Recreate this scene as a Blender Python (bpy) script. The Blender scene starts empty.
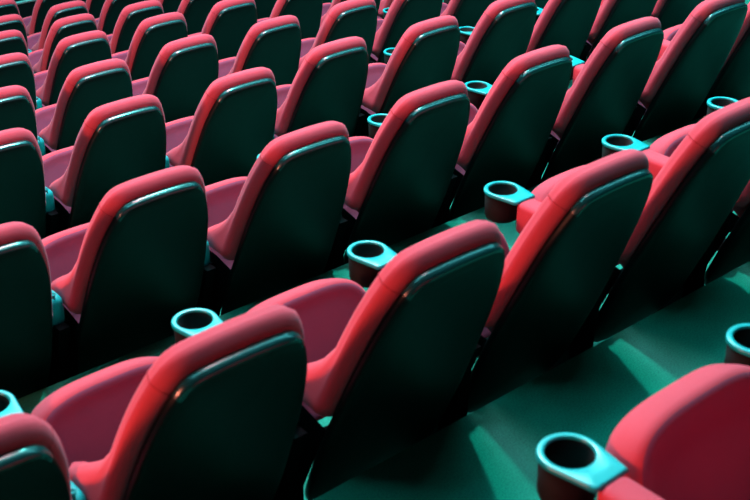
import bpy, math, random
from mathutils import Vector, Matrix
random.seed(3)
S = bpy.context.scene
COL = S.collection

# ------------------------------------------------------------------ measures
P = 0.56            # seat pitch
ROW = 1.22638       # row depth
STEP = -0.288296    # drop from one row to the next
REC = 0.393566      # recline of the backs
TOP = 0.888         # height of the shell's top edge above its own floor
XC0 = -0.12305      # centre of seat column 0
NOSE = 0.165        # riser position behind a row's shell line

# ------------------------------------------------------------------ materials
def new_mat(name):
    m = bpy.data.materials.new(name); m.use_nodes = True
    nt = m.node_tree
    return m, nt, nt.nodes['Principled BSDF']

def fabric(name, c1, c2, sheen=0.5, sheen_tint=(1, .55, .7, 1)):
    m, nt, b = new_mat(name)
    tc = nt.nodes.new('ShaderNodeTexCoord')
    n1 = nt.nodes.new('ShaderNodeTexNoise'); n1.inputs['Scale'].default_value = 420; n1.inputs['Detail'].default_value = 3
    n2 = nt.nodes.new('ShaderNodeTexNoise'); n2.inputs['Scale'].default_value = 9; n2.inputs['Detail'].default_value = 4
    mx = nt.nodes.new('ShaderNodeMix'); mx.data_type = 'RGBA'
    mx.inputs['A'].default_value = (*c1, 1); mx.inputs['B'].default_value = (*c2, 1)
    ma = nt.nodes.new('ShaderNodeMath'); ma.operation = 'MULTIPLY_ADD'
    ma.inputs[1].default_value = 0.5; ma.inputs[2].default_value = 0.0
    ad = nt.nodes.new('ShaderNodeMath'); ad.operation = 'ADD'
    nt.links.new(tc.outputs['Object'], n1.inputs['Vector']); nt.links.new(tc.outputs['Object'], n2.inputs['Vector'])
    nt.links.new(n1.outputs['Fac'], ad.inputs[0]); nt.links.new(n2.outputs['Fac'], ad.inputs[1])
    nt.links.new(ad.outputs[0], ma.inputs[0]); nt.links.new(ma.outputs[0], mx.inputs['Factor'])
    nt.links.new(mx.outputs['Result'], b.inputs['Base Color'])
    bp = nt.nodes.new('ShaderNodeBump'); bp.inputs['Strength'].default_value = 0.25; bp.inputs['Distance'].default_value = 0.002
    nt.links.new(n1.outputs['Fac'], bp.inputs['Height']); nt.links.new(bp.outputs['Normal'], b.inputs['Normal'])
    b.inputs['Roughness'].default_value = 0.9
    b.inputs['Specular IOR Level'].default_value = 0.15
    b.inputs['Sheen Weight'].default_value = sheen
    b.inputs['Sheen Roughness'].default_value = 0.5
    b.inputs['Sheen Tint'].default_value = sheen_tint
    return m

def plastic(name, c, rough, spec=0.5, grain=0.08):
    m, nt, b = new_mat(name)
    tc = nt.nodes.new('ShaderNodeTexCoord')
    n1 = nt.nodes.new('ShaderNodeTexNoise'); n1.inputs['Scale'].default_value = 260; n1.inputs['Detail'].default_value = 2
    nt.links.new(tc.outputs['Object'], n1.inputs['Vector'])
    bp = nt.nodes.new('ShaderNodeBump'); bp.inputs['Strength'].default_value = grain; bp.inputs['Distance'].default_value = 0.001
    nt.links.new(n1.outputs['Fac'], bp.inputs['Height']); nt.links.new(bp.outputs['Normal'], b.inputs['Normal'])
    b.inputs['Base Color'].default_value = (*c, 1)
    b.inputs['Roughness'].default_value = rough
    b.inputs['Specular IOR Level'].default_value = spec
    return m

RED = fabric('red_upholstery', (.60, .042, .070), (.80, .080, .118), .15)
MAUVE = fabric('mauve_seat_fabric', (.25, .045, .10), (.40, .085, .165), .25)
SEAM = fabric('upholstery_seam', (.44, .02, .035), (.55, .035, .05), .1)
SHELL = plastic('dark_shell_plastic', (.0016, .0045, .005), .45, .2)
RIM = plastic('rim_highlight_plastic', (.004, .045, .048), .24, .8, .03)  # cyan highlight of the shell's top edge, put into the colour
CUPM = plastic('cyan_lit_plastic', (.002, .36, .39), .30, .6, .03)  # cyan light on dark plastic, put into the base colour
CUPD = plastic('cup_body_plastic', (.010, .008, .008), .7, .12)
STEEL = plastic('dark_painted_steel', (.002, .003, .004), .8, .05)
CAP = plastic('pale_metal_cap', (.12, .20, .20), .4, .5)

def carpet_mat():
    m, nt, b = new_mat('teal_carpet')
    tc = nt.nodes.new('ShaderNodeTexCoord')
    n1 = nt.nodes.new('ShaderNodeTexNoise'); n1.inputs['Scale'].default_value = 230; n1.inputs['Detail'].default_value = 4
    n2 = nt.nodes.new('ShaderNodeTexNoise'); n2.inputs['Scale'].default_value = 5; n2.inputs['Detail'].default_value = 5
    for n in (n1, n2): nt.links.new(tc.outputs['Object'], n.inputs['Vector'])
    r1 = nt.nodes.new('ShaderNodeValToRGB')
    r1.color_ramp.elements[0].position = .3; r1.color_ramp.elements[0].color = (.012, .20, .145, 1)
    r1.color_ramp.elements[1].position = .75; r1.color_ramp.elements[1].color = (.036, .36, .265, 1)
    nt.links.new(n1.outputs['Fac'], r1.inputs['Fac'])
    mx = nt.nodes.new('ShaderNodeMix'); mx.data_type = 'RGBA'; mx.blend_type = 'MULTIPLY'
    r2 = nt.nodes.new('ShaderNodeValToRGB')
    r2.color_ramp.elements[0].position = .3; r2.color_ramp.elements[0].color = (.75, .75, .75, 1)
    r2.color_ramp.elements[1].position = .7; r2.color_ramp.elements[1].color = (1, 1, 1, 1)
    nt.links.new(n2.outputs['Fac'], r2.inputs['Fac'])
    mx.inputs['Factor'].default_value = 1
    nt.links.new(r1.outputs['Color'], mx.inputs['A']); nt.links.new(r2.outputs['Color'], mx.inputs['B'])
    nt.links.new(mx.outputs['Result'], b.inputs['Base Color'])
    bp = nt.nodes.new('ShaderNodeBump'); bp.inputs['Strength'].default_value = .5; bp.inputs['Distance'].default_value = .004
    nt.links.new(n1.outputs['Fac'], bp.inputs['Height']); nt.links.new(bp.outputs['Normal'], b.inputs['Normal'])
    b.inputs['Roughness'].default_value = .95; b.inputs['Specular IOR Level'].default_value = .1
    return m
CARPET = carpet_mat()

# ------------------------------------------------------------------ helpers
def mesh(name, verts, faces, m, smooth=True, m2=None, idx=None):
    me = bpy.data.meshes.new(name)
    me.from_pydata([tuple(v) for v in verts], [], faces)
    me.materials.append(m)
    if m2:
        me.materials.append(m2)
        for p, k in zip(me.polygons, idx): p.material_index = k
    import bmesh
    bm = bmesh.new(); bm.from_mesh(me)
    bmesh.ops.remove_doubles(bm, verts=bm.verts, dist=1e-6)
    bmesh.ops.recalc_face_normals(bm, faces=bm.faces)
    bm.to_mesh(me); bm.free()
    if smooth:
        for p in me.polygons: p.use_smooth = True
    return me

def obj(name, me, parent=None):
    o = bpy.data.objects.new(name, me); COL.objects.link(o)
    if parent: o.parent = parent
    return o

def rings_mesh(name, rings, m, cap0=True, cap1=True, smooth=True, closed=True, m2=None, span2=None):
    """rings: list of equal-length loops of points; joined by quads, ends closed by a fan"""
    n = len(rings[0]); V = []; F = []
    for r in rings: V += r
    for k in range(len(rings)-1):
        for i in range(n if closed else n-1):
            j = (i+1) % n
            F.append((k*n+i, k*n+j, (k+1)*n+j, (k+1)*n+i))
    for flag, k in ((cap0, 0), (cap1, len(rings)-1)):
        if flag:
            c = sum((Vector(p) for p in rings[k]), Vector())/n
            V.append(c); ci = len(V)-1
            for i in range(n): F.append((k*n+i, k*n+(i+1) % n, ci))
    me = mesh(name, V, F, m, smooth, m2, None if span2 is None else [1 if span2[0] <= f//n < span2[1] or (cap1 and span2[1] >= len(rings) and f >= (len(rings)-1)*n+(n if cap0 else 0)) or (cap0 and span2[0] < 0 and (len(rings)-1)*n <= f < len(rings)*n) else 0 for f in range(len(F))])
    return me

def smooth_closed(half, n):
    """half outline from top centre to bottom centre (u>=0) -> n points, evenly spaced, full closed loop"""
    full = [Vector(p) for p in half] + [Vector((-u, s)) for u, s in reversed(half[1:-1])]
    # Catmull-Rom refine
    L = len(full); fine = []
    for i in range(L):
        p0, p1, p2, p3 = full[i-1], full[i], full[(i+1) % L], full[(i+2) % L]
        for k in range(8):
            t = k/8
            fine.append(0.5*((2*p1)+(p2-p0)*t+(2*p0-5*p1+4*p2-p3)*t*t+(3*p1-p0-3*p2+p3)*t**3))
    d = [0]
    for i in range(len(fine)): d.append(d[-1]+(fine[(i+1) % len(fine)]-fine[i]).length)
    out = []; j = 0
    for i in range(n):
        t = d[-1]*i/n
        while d[j+1] < t: j += 1
        a = (t-d[j])/max(1e-9, d[j+1]-d[j])
        out.append(fine[j].lerp(fine[(j+1) % len(fine)], a))
    return out

def offset(loop, o):
    n = len(loop); out = []
    for i, p in enumerate(loop):
        t = (loop[(i+1) % n]-loop[i-1]).normalized()
        nrm = Vector((t.y, -t.x))      # outward for this winding
        out.append(p+nrm*o)
    return out

def table(tb, x):
    if x <= tb[0][0]: return tb[0][1]
    for (a, b), (c, d) in zip(tb, tb[1:]):
        if x <= c: return b+(d-b)*(x-a)/(c-a)
    return tb[-1][1]

def sst(a, b, x):
    t = min(1, max(0, (x-a)/(b-a))); return t*t*(3-2*t)

cr, sr = math.cos(REC), math.sin(REC)
def bp(u, s, t):
    """back-plane coordinates: u across, s down the back, t forward out of it -> seat-local point"""
    return Vector((u, s*sr+t*cr, TOP-s*cr+t*sr))

# ------------------------------------------------------------------ seat parts
SHELL_HALF = [(0, -.009), (.05, -.008), (.09, -.005), (.115, .0), (.134, .013), (.148, .036), (.163, .072), (.178, .118),
              (.191, .175), (.203, .255), (.213, .35), (.221, .45), (.226, .55), (.224, .66), (.215, .76), (.192, .82), (.15, .848), (.08, .86), (0, .862)]
CUSH_HALF = [(0, -.009), (.05, -.008), (.09, -.005), (.115, .0), (.134, .013), (.148, .036), (.163, .072), (.178, .118),
             (.191, .175), (.203, .255), (.213, .35), (.219, .44), (.221, .50), (.212, .535), (.18, .552), (.09, .556), (0, .556)]

def shell_mesh():
    base = smooth_closed(SHELL_HALF, 96)
    rings = []
    for off, t in ((-.03, .022), (-.004, .016), (0, .013), (.0, .006), (0, .0), (-.0015, -.0045), (-.0045, -.0080), (-.009, -.0100), (-.014, -.0115), (-.024, -.0145), (-.034, -.0155),
                   (-.050, -.0175)):
        rings.append([bp(p.x, p.y, t) for p in offset(base, off)])
    last = offset(base, -.050)
    for k in (.25, .55, .9):
        rings.append([bp(p.x*(1-k), p.y+(min(.70, max(.18, p.y))-p.y)*k, -.0175-.004*k) for p in last])
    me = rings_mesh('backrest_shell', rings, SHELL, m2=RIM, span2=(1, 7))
    lim = bp(0, .04, 0).z  # painted highlight stays on the top edge only
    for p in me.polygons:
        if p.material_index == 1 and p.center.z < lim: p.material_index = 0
    return me

TF = [(0, .086), (.27, .086), (.34, .108), (.42, .150), (.5, .200), (.56, .238)]
def back_cushion_mesh():
    base = smooth_closed(CUSH_HALF, 112)
    spec = [(-.02, .014, 0), (.002, .018, 0), (.013, .026, 0), (.021, .038, 0), (.024, .052, 0), (.021, .55, 1), (.016, .75, 1), (.008, .90, 1),
            (-.004, .98, 1), (-.016, 1.0, 1), (-.028, .96, 1), (-.040, .80, 2), (-.052, .5, 2), (-.066, .15, 2), (-.085, 0, 2), (-.11, 0, 3), (-.135, 0, 3)]
    rings = []
    for off, tt, mode in spec:
        ring = []
        for q, p in zip(offset(base, off), base):
            side = sst(.12, .19, abs(p.x))*1.0
            T = .086+(table(TF, p.y)-.086)*side
            inner = .080+.018*math.exp(-((q.y-.42)/.16)**2)+.012*math.exp(-((q.y-.1)/.1)**2)
            if mode == 0: t = tt
            elif mode == 1: t = .052+(T-.052)*((tt-.5)/.5 if tt < 1 else 1)
            elif mode == 2: t = inner+(T-inner)*tt
            else: t = inner+.004
            s = q.y-max(0, .24-t)*.42*sst(.36, .55, q.y)*side
            ring.append(bp(q.x, s, t))
        rings.append(ring)
    return rings_mesh('backrest_cushion', rings, RED)

def tube(name, pts, r, m, seg=6):
    rings = []
    for i, p in enumerate(pts):
        a = pts[max(0, i-1)]; b = pts[min(len(pts)-1, i+1)]
        d = (b-a).normalized(); u = d.orthogonal().normalized(); w = d.cross(u)
        rings.append([p+u*r*math.cos(2*math.pi*k/seg)+w*r*math.sin(2*math.pi*k/seg) for k in range(seg)])
    return rings_mesh(name, rings, m)

def seam_mesh(sgn):
    base = smooth_closed(CUSH_HALF, 112)
    # nearest outline point to (sgn*.15,.04)
    i = min(range(112), key=lambda k: (base[k]-Vector((sgn*.15, .04))).length)
    pts = []
    for off, t in ((.0, .017), (.0125, .026), (.0208, .038), (.0238, .052), (.0212, .0555), (.0165, .069), (.009, .080), (-.004, .0853), (-.016, .087), (-.03, .087)):
        q = offset(base, off)[i]; pts.append(bp(q.x, q.y, t))
    return tube('seam', pts, .0013, SEAM)

# tipped-up seat cushion: face looks backwards, plane leans forward at the top
CA = math.radians(21)
def cp(u, h, t):
    """u across, h up the tipped cushion, t towards the front"""
    return Vector((u, .435+h*math.sin(CA)+t*math.cos(CA), .190+h*math.cos(CA)-t*math.sin(CA)))
SEAT_HALF = [(0, .342), (.08, .340), (.135, .330), (.172, .312), (.197, .283), (.210, .24), (.214, .19), (.214, .12), (.212, .05), (.20, .015), (.12, .0), (0, -.002)]
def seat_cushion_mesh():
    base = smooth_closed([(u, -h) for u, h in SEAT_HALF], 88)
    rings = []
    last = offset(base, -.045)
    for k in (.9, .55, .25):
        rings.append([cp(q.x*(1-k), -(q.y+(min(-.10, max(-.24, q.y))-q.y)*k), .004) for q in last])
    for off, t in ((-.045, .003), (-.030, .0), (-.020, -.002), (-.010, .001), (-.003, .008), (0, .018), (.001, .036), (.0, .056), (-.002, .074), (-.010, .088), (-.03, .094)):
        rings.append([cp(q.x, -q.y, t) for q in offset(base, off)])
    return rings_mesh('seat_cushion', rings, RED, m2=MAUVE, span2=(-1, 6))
def seat_pan_mesh():
    base = smooth_closed([(u, -h) for u, h in SEAT_HALF], 72)
    rings = []
    for off, t in ((-.02, .090), (-.045, .094), (-.047, .108), (-.052, .118), (-.065, .126), (-.10, .13)):
        rings.append([cp(q.x, -q.y, t) for q in offset(base, off)])
    return rings_mesh('seat_pan', rings, SHELL)

def rbox(name, lo, hi, r, m, seg=4, taper=0):
    """box with rounded vertical and horizontal edges"""
    cx, cy = (lo[0]+hi[0])/2, (lo[1]+hi[1])/2
    hx, hy = (hi[0]-lo[0])/2, (hi[1]-lo[1])/2
    def loop(ins, z):
        rr = max(.0005, r-ins*.3); out = []
        for qx, qy, a0 in ((1, 1, 0), (-1, 1, 90), (-1, -1, 180), (1, -1, 270)):
            for k in range(seg+1):
                a = math.radians(a0+90*k/seg)
                out.append(Vector((cx+qx*(hx-ins-rr)+rr*math.cos(a), cy+qy*(hy-ins-rr)+rr*math.sin(a), z)))
        return out
    rings = []
    for k in range(seg+1):
        a = math.pi/2*k/seg
        rings.append(loop(r*(1-math.sin(a)), lo[2]+r*(1-math.cos(a))))
    for k in range(seg+1):
        a = math.pi/2*k/seg
        rings.append(loop(r*(1-math.cos(a)), hi[2]-r*(1-math.sin(a))))
    return rings_mesh(name, rings, m)

AX = P/2                      # armrest centre, on the seat's right
CUPY, CUPZ = .640, .559
def armrest_pad_mesh(): return rbox('armrest', (AX-.036, .335, .452), (AX+.036, CUPY-.086, .554), .016, RED)
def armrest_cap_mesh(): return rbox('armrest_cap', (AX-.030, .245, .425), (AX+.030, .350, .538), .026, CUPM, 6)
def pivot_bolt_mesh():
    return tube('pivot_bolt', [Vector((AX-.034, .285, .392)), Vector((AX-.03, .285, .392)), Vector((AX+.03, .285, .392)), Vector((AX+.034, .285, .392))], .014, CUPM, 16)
def armrest_standard_mesh():
    # side standard below the pad: a tapering dark panel with a foot
    prof = [(.17, .0, .60, .0), (.17, .02, .60, .02), (.24, .05, .50, .05), (.26, .20, .47, .20), (.24, .36, .50, .36), (.21, .445, .545, .445)]
    rings = []
    for y0, z0, y1, z1 in prof:
        w = .03 if z0 < .03 else .018
        rings.append([Vector((AX-w, y0, z0)), Vector((AX+w, y0, z0)), Vector((AX+w, y1, z1)), Vector((AX-w, y1, z1))])
    m = rings_mesh('armrest_standard', rings, STEEL, smooth=False)
    # added dark panel standing in for shade in the gap between shells
    import bmesh
    bm = bmesh.new(); bm.from_mesh(m)
    lo, hi = (AX-.056, .285, 0), (AX+.056, .310, .42)
    vs = [bm.verts.new((x, y, z)) for x in (lo[0], hi[0]) for y in (lo[1], hi[1]) for z in (lo[2], hi[2])]
    for f in ((0,1,3,2),(4,6,7,5),(0,4,5,1),(2,3,7,6),(0,2,6,4),(1,5,7,3)): bm.faces.new([vs[i] for i in f])
    bmesh.ops.recalc_face_normals(bm, faces=bm.faces); bm.to_mesh(m); bm.free()
    return m
def tray_outline(n, o=0):
    out = []
    yb = CUPY-.094; hw = .043; R = .0585+o
    # tangent lines from circle to the armrest end
    for i in range(n):
        a = 2*math.pi*i/n - math.pi/2
        dx, dy = math.cos(a), math.sin(a)
        # radial support distance of the hull circle + back edge
        best = R
        if dy < 0:
            # intersect ray with segment hull: right/left tangent line and the back edge
            pts = [(hw+o, yb-CUPY-o)]
            bx, by = hw+o, yb-CUPY-o
            d = math.hypot(bx, by); base_a = math.atan2(by, bx); ta = math.acos(min(1, R/d))
            ang = base_a+ta     # tangent point angle on the right side
            tx, ty = R*math.cos(ang), R*math.sin(ang)
            ex, ey = abs(dx), dy
            # line t->b
            den = ex*(by-ty)-ey*(bx-tx)
            if abs(den) > 1e-9:
                k = (tx*(by-ty)-ty*(bx-tx))/den
                px, py = ex*k, ey*k
                if k > 0 and by-1e-6 <= py <= ty+1e-6: best = max(best, k)
            k = by/ey
            if abs(ex*k) <= bx+1e-6: best = k
        out.append((AX+dx*best, CUPY+dy*best))
    return out
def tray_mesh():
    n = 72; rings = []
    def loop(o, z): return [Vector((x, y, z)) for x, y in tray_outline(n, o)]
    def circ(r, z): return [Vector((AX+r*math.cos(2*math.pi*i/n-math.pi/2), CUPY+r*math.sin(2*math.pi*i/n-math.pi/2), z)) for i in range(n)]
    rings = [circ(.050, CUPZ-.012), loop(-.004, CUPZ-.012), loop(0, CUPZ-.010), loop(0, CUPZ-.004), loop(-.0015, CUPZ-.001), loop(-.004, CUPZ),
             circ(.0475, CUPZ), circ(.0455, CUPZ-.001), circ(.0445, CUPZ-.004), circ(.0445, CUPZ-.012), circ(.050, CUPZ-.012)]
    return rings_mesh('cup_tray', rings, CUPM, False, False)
def cup_body_mesh():
    n = 40
    def circ(r, z): return [Vector((AX+r*math.cos(2*math.pi*i/n), CUPY+r*math.sin(2*math.pi*i/n), z)) for i in range(n)]
    rings = [circ(.0443, CUPZ-.006), circ(.042, CUPZ-.088), circ(.036, CUPZ-.092)]
    outer = [circ(.038, CUPZ-.100), circ(.049, CUPZ-.094), circ(.0525, CUPZ-.082), circ(.054, CUPZ-.0125), circ(.0443, CUPZ-.0125), circ(.0443, CUPZ-.006)]
    V = []; F = []
    allr = list(reversed(rings))
    rr = [circ(.001, CUPZ-.092)] + allr + []
    rr += [circ(.0455, CUPZ-.0126), circ(.054, CUPZ-.0128), circ(.0525, CUPZ-.082), circ(.049, CUPZ-.094), circ(.038, CUPZ-.100), circ(.001, CUPZ-.100)]
    return rings_mesh('cup_body', rr, CUPD, True, True)
def shade_plate_mesh(sg):  # dark plate added in place of the shade under the wings
    prof = [(.215, .425), (.30, .447), (.40, .456), (.48, .452), (.515, .37), (.45, .22), (.34, .17), (.31, .20)]
    rings = [[Vector((sg*x, y, z)) for y, z in prof] for x in (.2135, .2215)]
    return rings_mesh('shade_plate', rings, STEEL, smooth=False)
def pedestal_mesh():
    # cross tube below the back joining the side standards, with a hinge plate under the cushion
    pts = [Vector((-AX+.02, .40, .235)), Vector((0, .40, .235)), Vector((AX-.02, .40, .235))]
    return tube('cross_tube', pts, .02, STEEL, 14)

def tag(o, label, cat, group=None, kind=None):
    if label: o['label'] = label
    if cat: o['category'] = cat
    if group: o['group'] = group
    if kind: o['kind'] = kind
    return o

def make_seat():
    root = bpy.data.objects.new('cinema_seat', None); root.empty_display_size = .1
    COL.objects.link(root)
    obj('backrest_shell', shell_mesh(), root)
    bc = obj('backrest_cushion', back_cushion_mesh(), root)
    obj('seam', seam_mesh(1), bc); obj('seam', seam_mesh(-1), bc)
    sc = obj('seat_cushion', seat_cushion_mesh(), root)
    obj('seat_pan', seat_pan_mesh(), root)
    ar = obj('armrest', armrest_pad_mesh(), root)
    obj('armrest_standard', armrest_standard_mesh(), root)
    obj('armrest_cap', armrest_cap_mesh(), ar); obj('pivot_bolt', pivot_bolt_mesh(), ar)
    cup = obj('cup_holder', cup_body_mesh(), root)
    obj('cup_tray', tray_mesh(), cup)
    obj('shade_plate', shade_plate_mesh(1), root); obj('shade_plate', shade_plate_mesh(-1), root)
    obj('cross_tube', pedestal_mesh(), root)
    return root

def copy_tree(o, parent=None):
    c = o.copy(); COL.objects.link(c); c.parent = parent
    for ch in list(o.children): copy_tree(ch, c)
    return c

# small real-life shifts of single seats (metres: across, forward)
SHIFT = {(0,0):(.010,-.008),(0,1):(-.018,-.006),(0,2):(0,-.010),(0,3):(.016,.018),(0,4):(.03,.022),(1,1):(0,-.019),(1,2):(-.009,-.004),
 (1,3):(-.019,-.026),(1,4):(-.001,-.013),(1,5):(.010,.003),(1,6):(-.017,-.010),(1,7):(-.025,-.035),(2,2):(.042,.045),(2,3):(.045,.015),
 (2,4):(.025,-.03),(2,5):(.045,.021),(2,6):(.011,-.03),(2,7):(.014,-.023),(3,3):(-.002,-.045),(3,4):(.002,-.01),(3,5):(.031,.022),
 (3,6):(-.005,-.011),(3,7):(-.024,-.028),(4,4):(.003,-.034),(4,5):(.016,.06),(4,6):(.035,.05),(4,7):(.034,.035),(5,6):(.009,.002),
 (5,7):(-.014,-.04),(6,6):(-.02,-.02),(6,7):(.008,-.023),(7,7):(-.007,.027)}
RANGES = {-1: (1, 2), 0: (0, 5), 1: (1, 8), 2: (2, 10), 3: (3, 10), 4: (4, 10), 5: (5, 10), 6: (6, 9), 7: (7, 9)}
ORD = ['first', 'second', 'third', 'fourth', 'fifth', 'sixth', 'seventh', 'eighth', 'ninth', 'tenth', 'eleventh', 'twelfth']
def seat_label(r, i):
    if r == -1:
        return ['red cinema seat at the bottom edge with the nearest, largest cup holder on its armrest',
                'red cinema seat in bottom right corner, only its dark tipped cushion and cup holder showing'][i]
    return 'red cinema seat with dark shell, %s from left, %s row from the bottom' % (ORD[i], ORD[r+1])
TILT = {(0, 2): .008, (0, 3): -.03}      # cushions that hang a little lower or higher
proto = None
for r, (c0, c1) in RANGES.items():
    for i, c in enumerate(range(c0, c1+1)):
        o = make_seat() if proto is None else copy_tree(proto)
        if proto is None: proto = o
        dx, dy = SHIFT.get((r, c), (0, 0))
        rx = {2: .032, 4: .02}.get(r, 0)
        dx = rx+max(-.006, min(.006, dx-rx)); dy = max(-.03, min(.03, dy)) if r < 7 else .09
        o.location = (XC0+c*P+dx, r*ROW+dy, r*STEP-TOP)
        if r == -1: o.location.y += .022
        if (r, c) in TILT:
            for ch in o.children:
                if ch.name.split('.')[0] in ('seat_cushion', 'seat_pan'): ch.location.z += TILT[r, c]
        if r == -1:     # these two seats are tipped a little higher
            for ch in o.children:
                if ch.name.split('.')[0] in ('seat_cushion', 'seat_pan'): ch.location.z += .055; ch.location.x -= .012
        tag(o, seat_label(r, i), 'seat', 'red cinema seats in stepped rows')

# ------------------------------------------------------------------ stepped floor
def floor_mesh():
    V = []; F = []; prof = []
    rn = 7
    for r in range(-3, rn+1):
        z = r*STEP-TOP
        y0 = r*ROW+NOSE if r > -3 else -3*ROW-1
        y1 = (r+1)*ROW+NOSE
        if r == rn: y1 = 9.95
        prof.append((y0, z)); prof.append((y1-.006, z)); 
        if r < rn: prof.append((y1, z-.006))
    prof.append((9.95, rn*STEP-TOP-1.5)); prof.append((16, rn*STEP-TOP-1.5)); prof.append((16, rn*STEP-TOP-1.8)); prof.append((-3*ROW-1, rn*STEP-TOP-1.8))
    x0, x1 = -4.0, 12.0
    n = len(prof)
    for x in (x0, x1): V += [Vector((x, y, z)) for y, z in prof]
    for i in range(n): F.append((i, (i+1) % n, n+(i+1) % n, n+i))
    F.append(tuple(range(n))); F.append(tuple(range(n, 2*n)))
    return mesh('floor', V, F, CARPET, False)
tag(obj('floor', floor_mesh()), 'stepped teal carpeted floor under the seat rows', None, None, 'structure')
# low front barrier beyond the last row with a pale cap
def boxm(name, lo, hi, m):
    V = [Vector((x, y, z)) for x in (lo[0], hi[0]) for y in (lo[1], hi[1]) for z in (lo[2], hi[2])]
    return mesh(name, V, [(0,1,3,2),(4,5,7,6),(0,1,5,4),(2,3,7,6),(0,2,6,4),(1,3,7,5)], m, False)
zf = 7*STEP-TOP
tag(obj('wall_front', boxm('wall_front', (-4, 9.90, zf), (12, 10.0, -2.415), SHELL)), 'low dark front barrier beyond the last row', None, None, 'structure')
tag(obj('trim_1', boxm('trim_1', (-4, 9.89, -2.415), (12, 9.93, -2.400), CAP)), 'pale cap along the low front barrier', None, None, 'structure')

# ------------------------------------------------------------------ lights
def area(name, loc, target, size, energy, color, size_y=None):
    l = bpy.data.lights.new(name, 'AREA'); l.energy = energy; l.color = color; l.size = size
    if size_y: l.shape = 'RECTANGLE'; l.size_y = size_y
    o = bpy.data.objects.new(name, l); COL.objects.link(o); o.location = loc
    o.rotation_euler = (Vector(target)-Vector(loc)).to_track_quat('-Z', 'Y').to_euler()
    o['kind'] = 'structure'
    return o
area('ceiling_lamp', (3.5, 3.0, 4.3), (1.8, 0, -.6), .18, 330, (.10, 1.0, .90))
for y in (.9, 3.8, 6.7, 9.6):  # added unseen strips, placed to give the shell rims cyan highlights
    area('rim_highlight_strip', (4.0, y, 4.5), (4.0, y, 0), 11, 275, (.14, .92, 1.0), .6)
area('overhead_fill', (3.5, 7.0, 4.6), (3.5, 6.0, 0), 5.0, 300, (.95, .82, 1.0), 3.5)  # added broad fill above the rows, brightens the tops
area('overhead_light', (3.0, 4.0, 5.0), (2.8, 3.2, -1.2), 1.5, 400, (1.0, .60, .75))
area('overhead_light', (2.0, 2.2, 4.6), (1.6, 1.2, 0), 1.0, 110, (1.0, .50, .55))  # added fill, brings more red onto the near cushion tops
area('screen_light', (4.5, 17, 3.0), (2, 2, -1), 10, 1000, (.06, 1.0, .95), 4.5)
area('wall_lamp', (-6.0, 1.6, 1.0), (1.5, 1.4, -.8), .8, 460, (1.0, .26, .16))

w = bpy.data.worlds.new('hall'); S.world = w; w.use_nodes = True
bg = w.node_tree.nodes['Background']; bg.inputs[0].default_value = (.10, .55, .60, 1); bg.inputs[1].default_value = .02

# ------------------------------------------------------------------ camera
cam = bpy.data.cameras.new('camera'); co = bpy.data.objects.new('camera', cam); COL.objects.link(co)
cam.sensor_width = 36; cam.lens = 1212.03/750*36
cam.clip_start = .02
cam.dof.use_dof = True; cam.dof.focus_distance = 6.0; cam.dof.aperture_fstop = 6.3
pit, yaw = 4.96090907e-01, 7.12659341e-01
co.location = (-.635866, -1.613579, 1.265212)
d = Vector((math.sin(yaw)*math.cos(pit), math.cos(yaw)*math.cos(pit), -math.sin(pit)))
co.rotation_euler = d.to_track_quat('-Z', 'Y').to_euler()
S.camera = co
S.view_settings.view_transform = 'Standard'; S.view_settings.look = 'None'
S.view_settings.gamma = 1; S.view_settings.use_curve_mapping = False
S.view_settings.exposure = -0.14
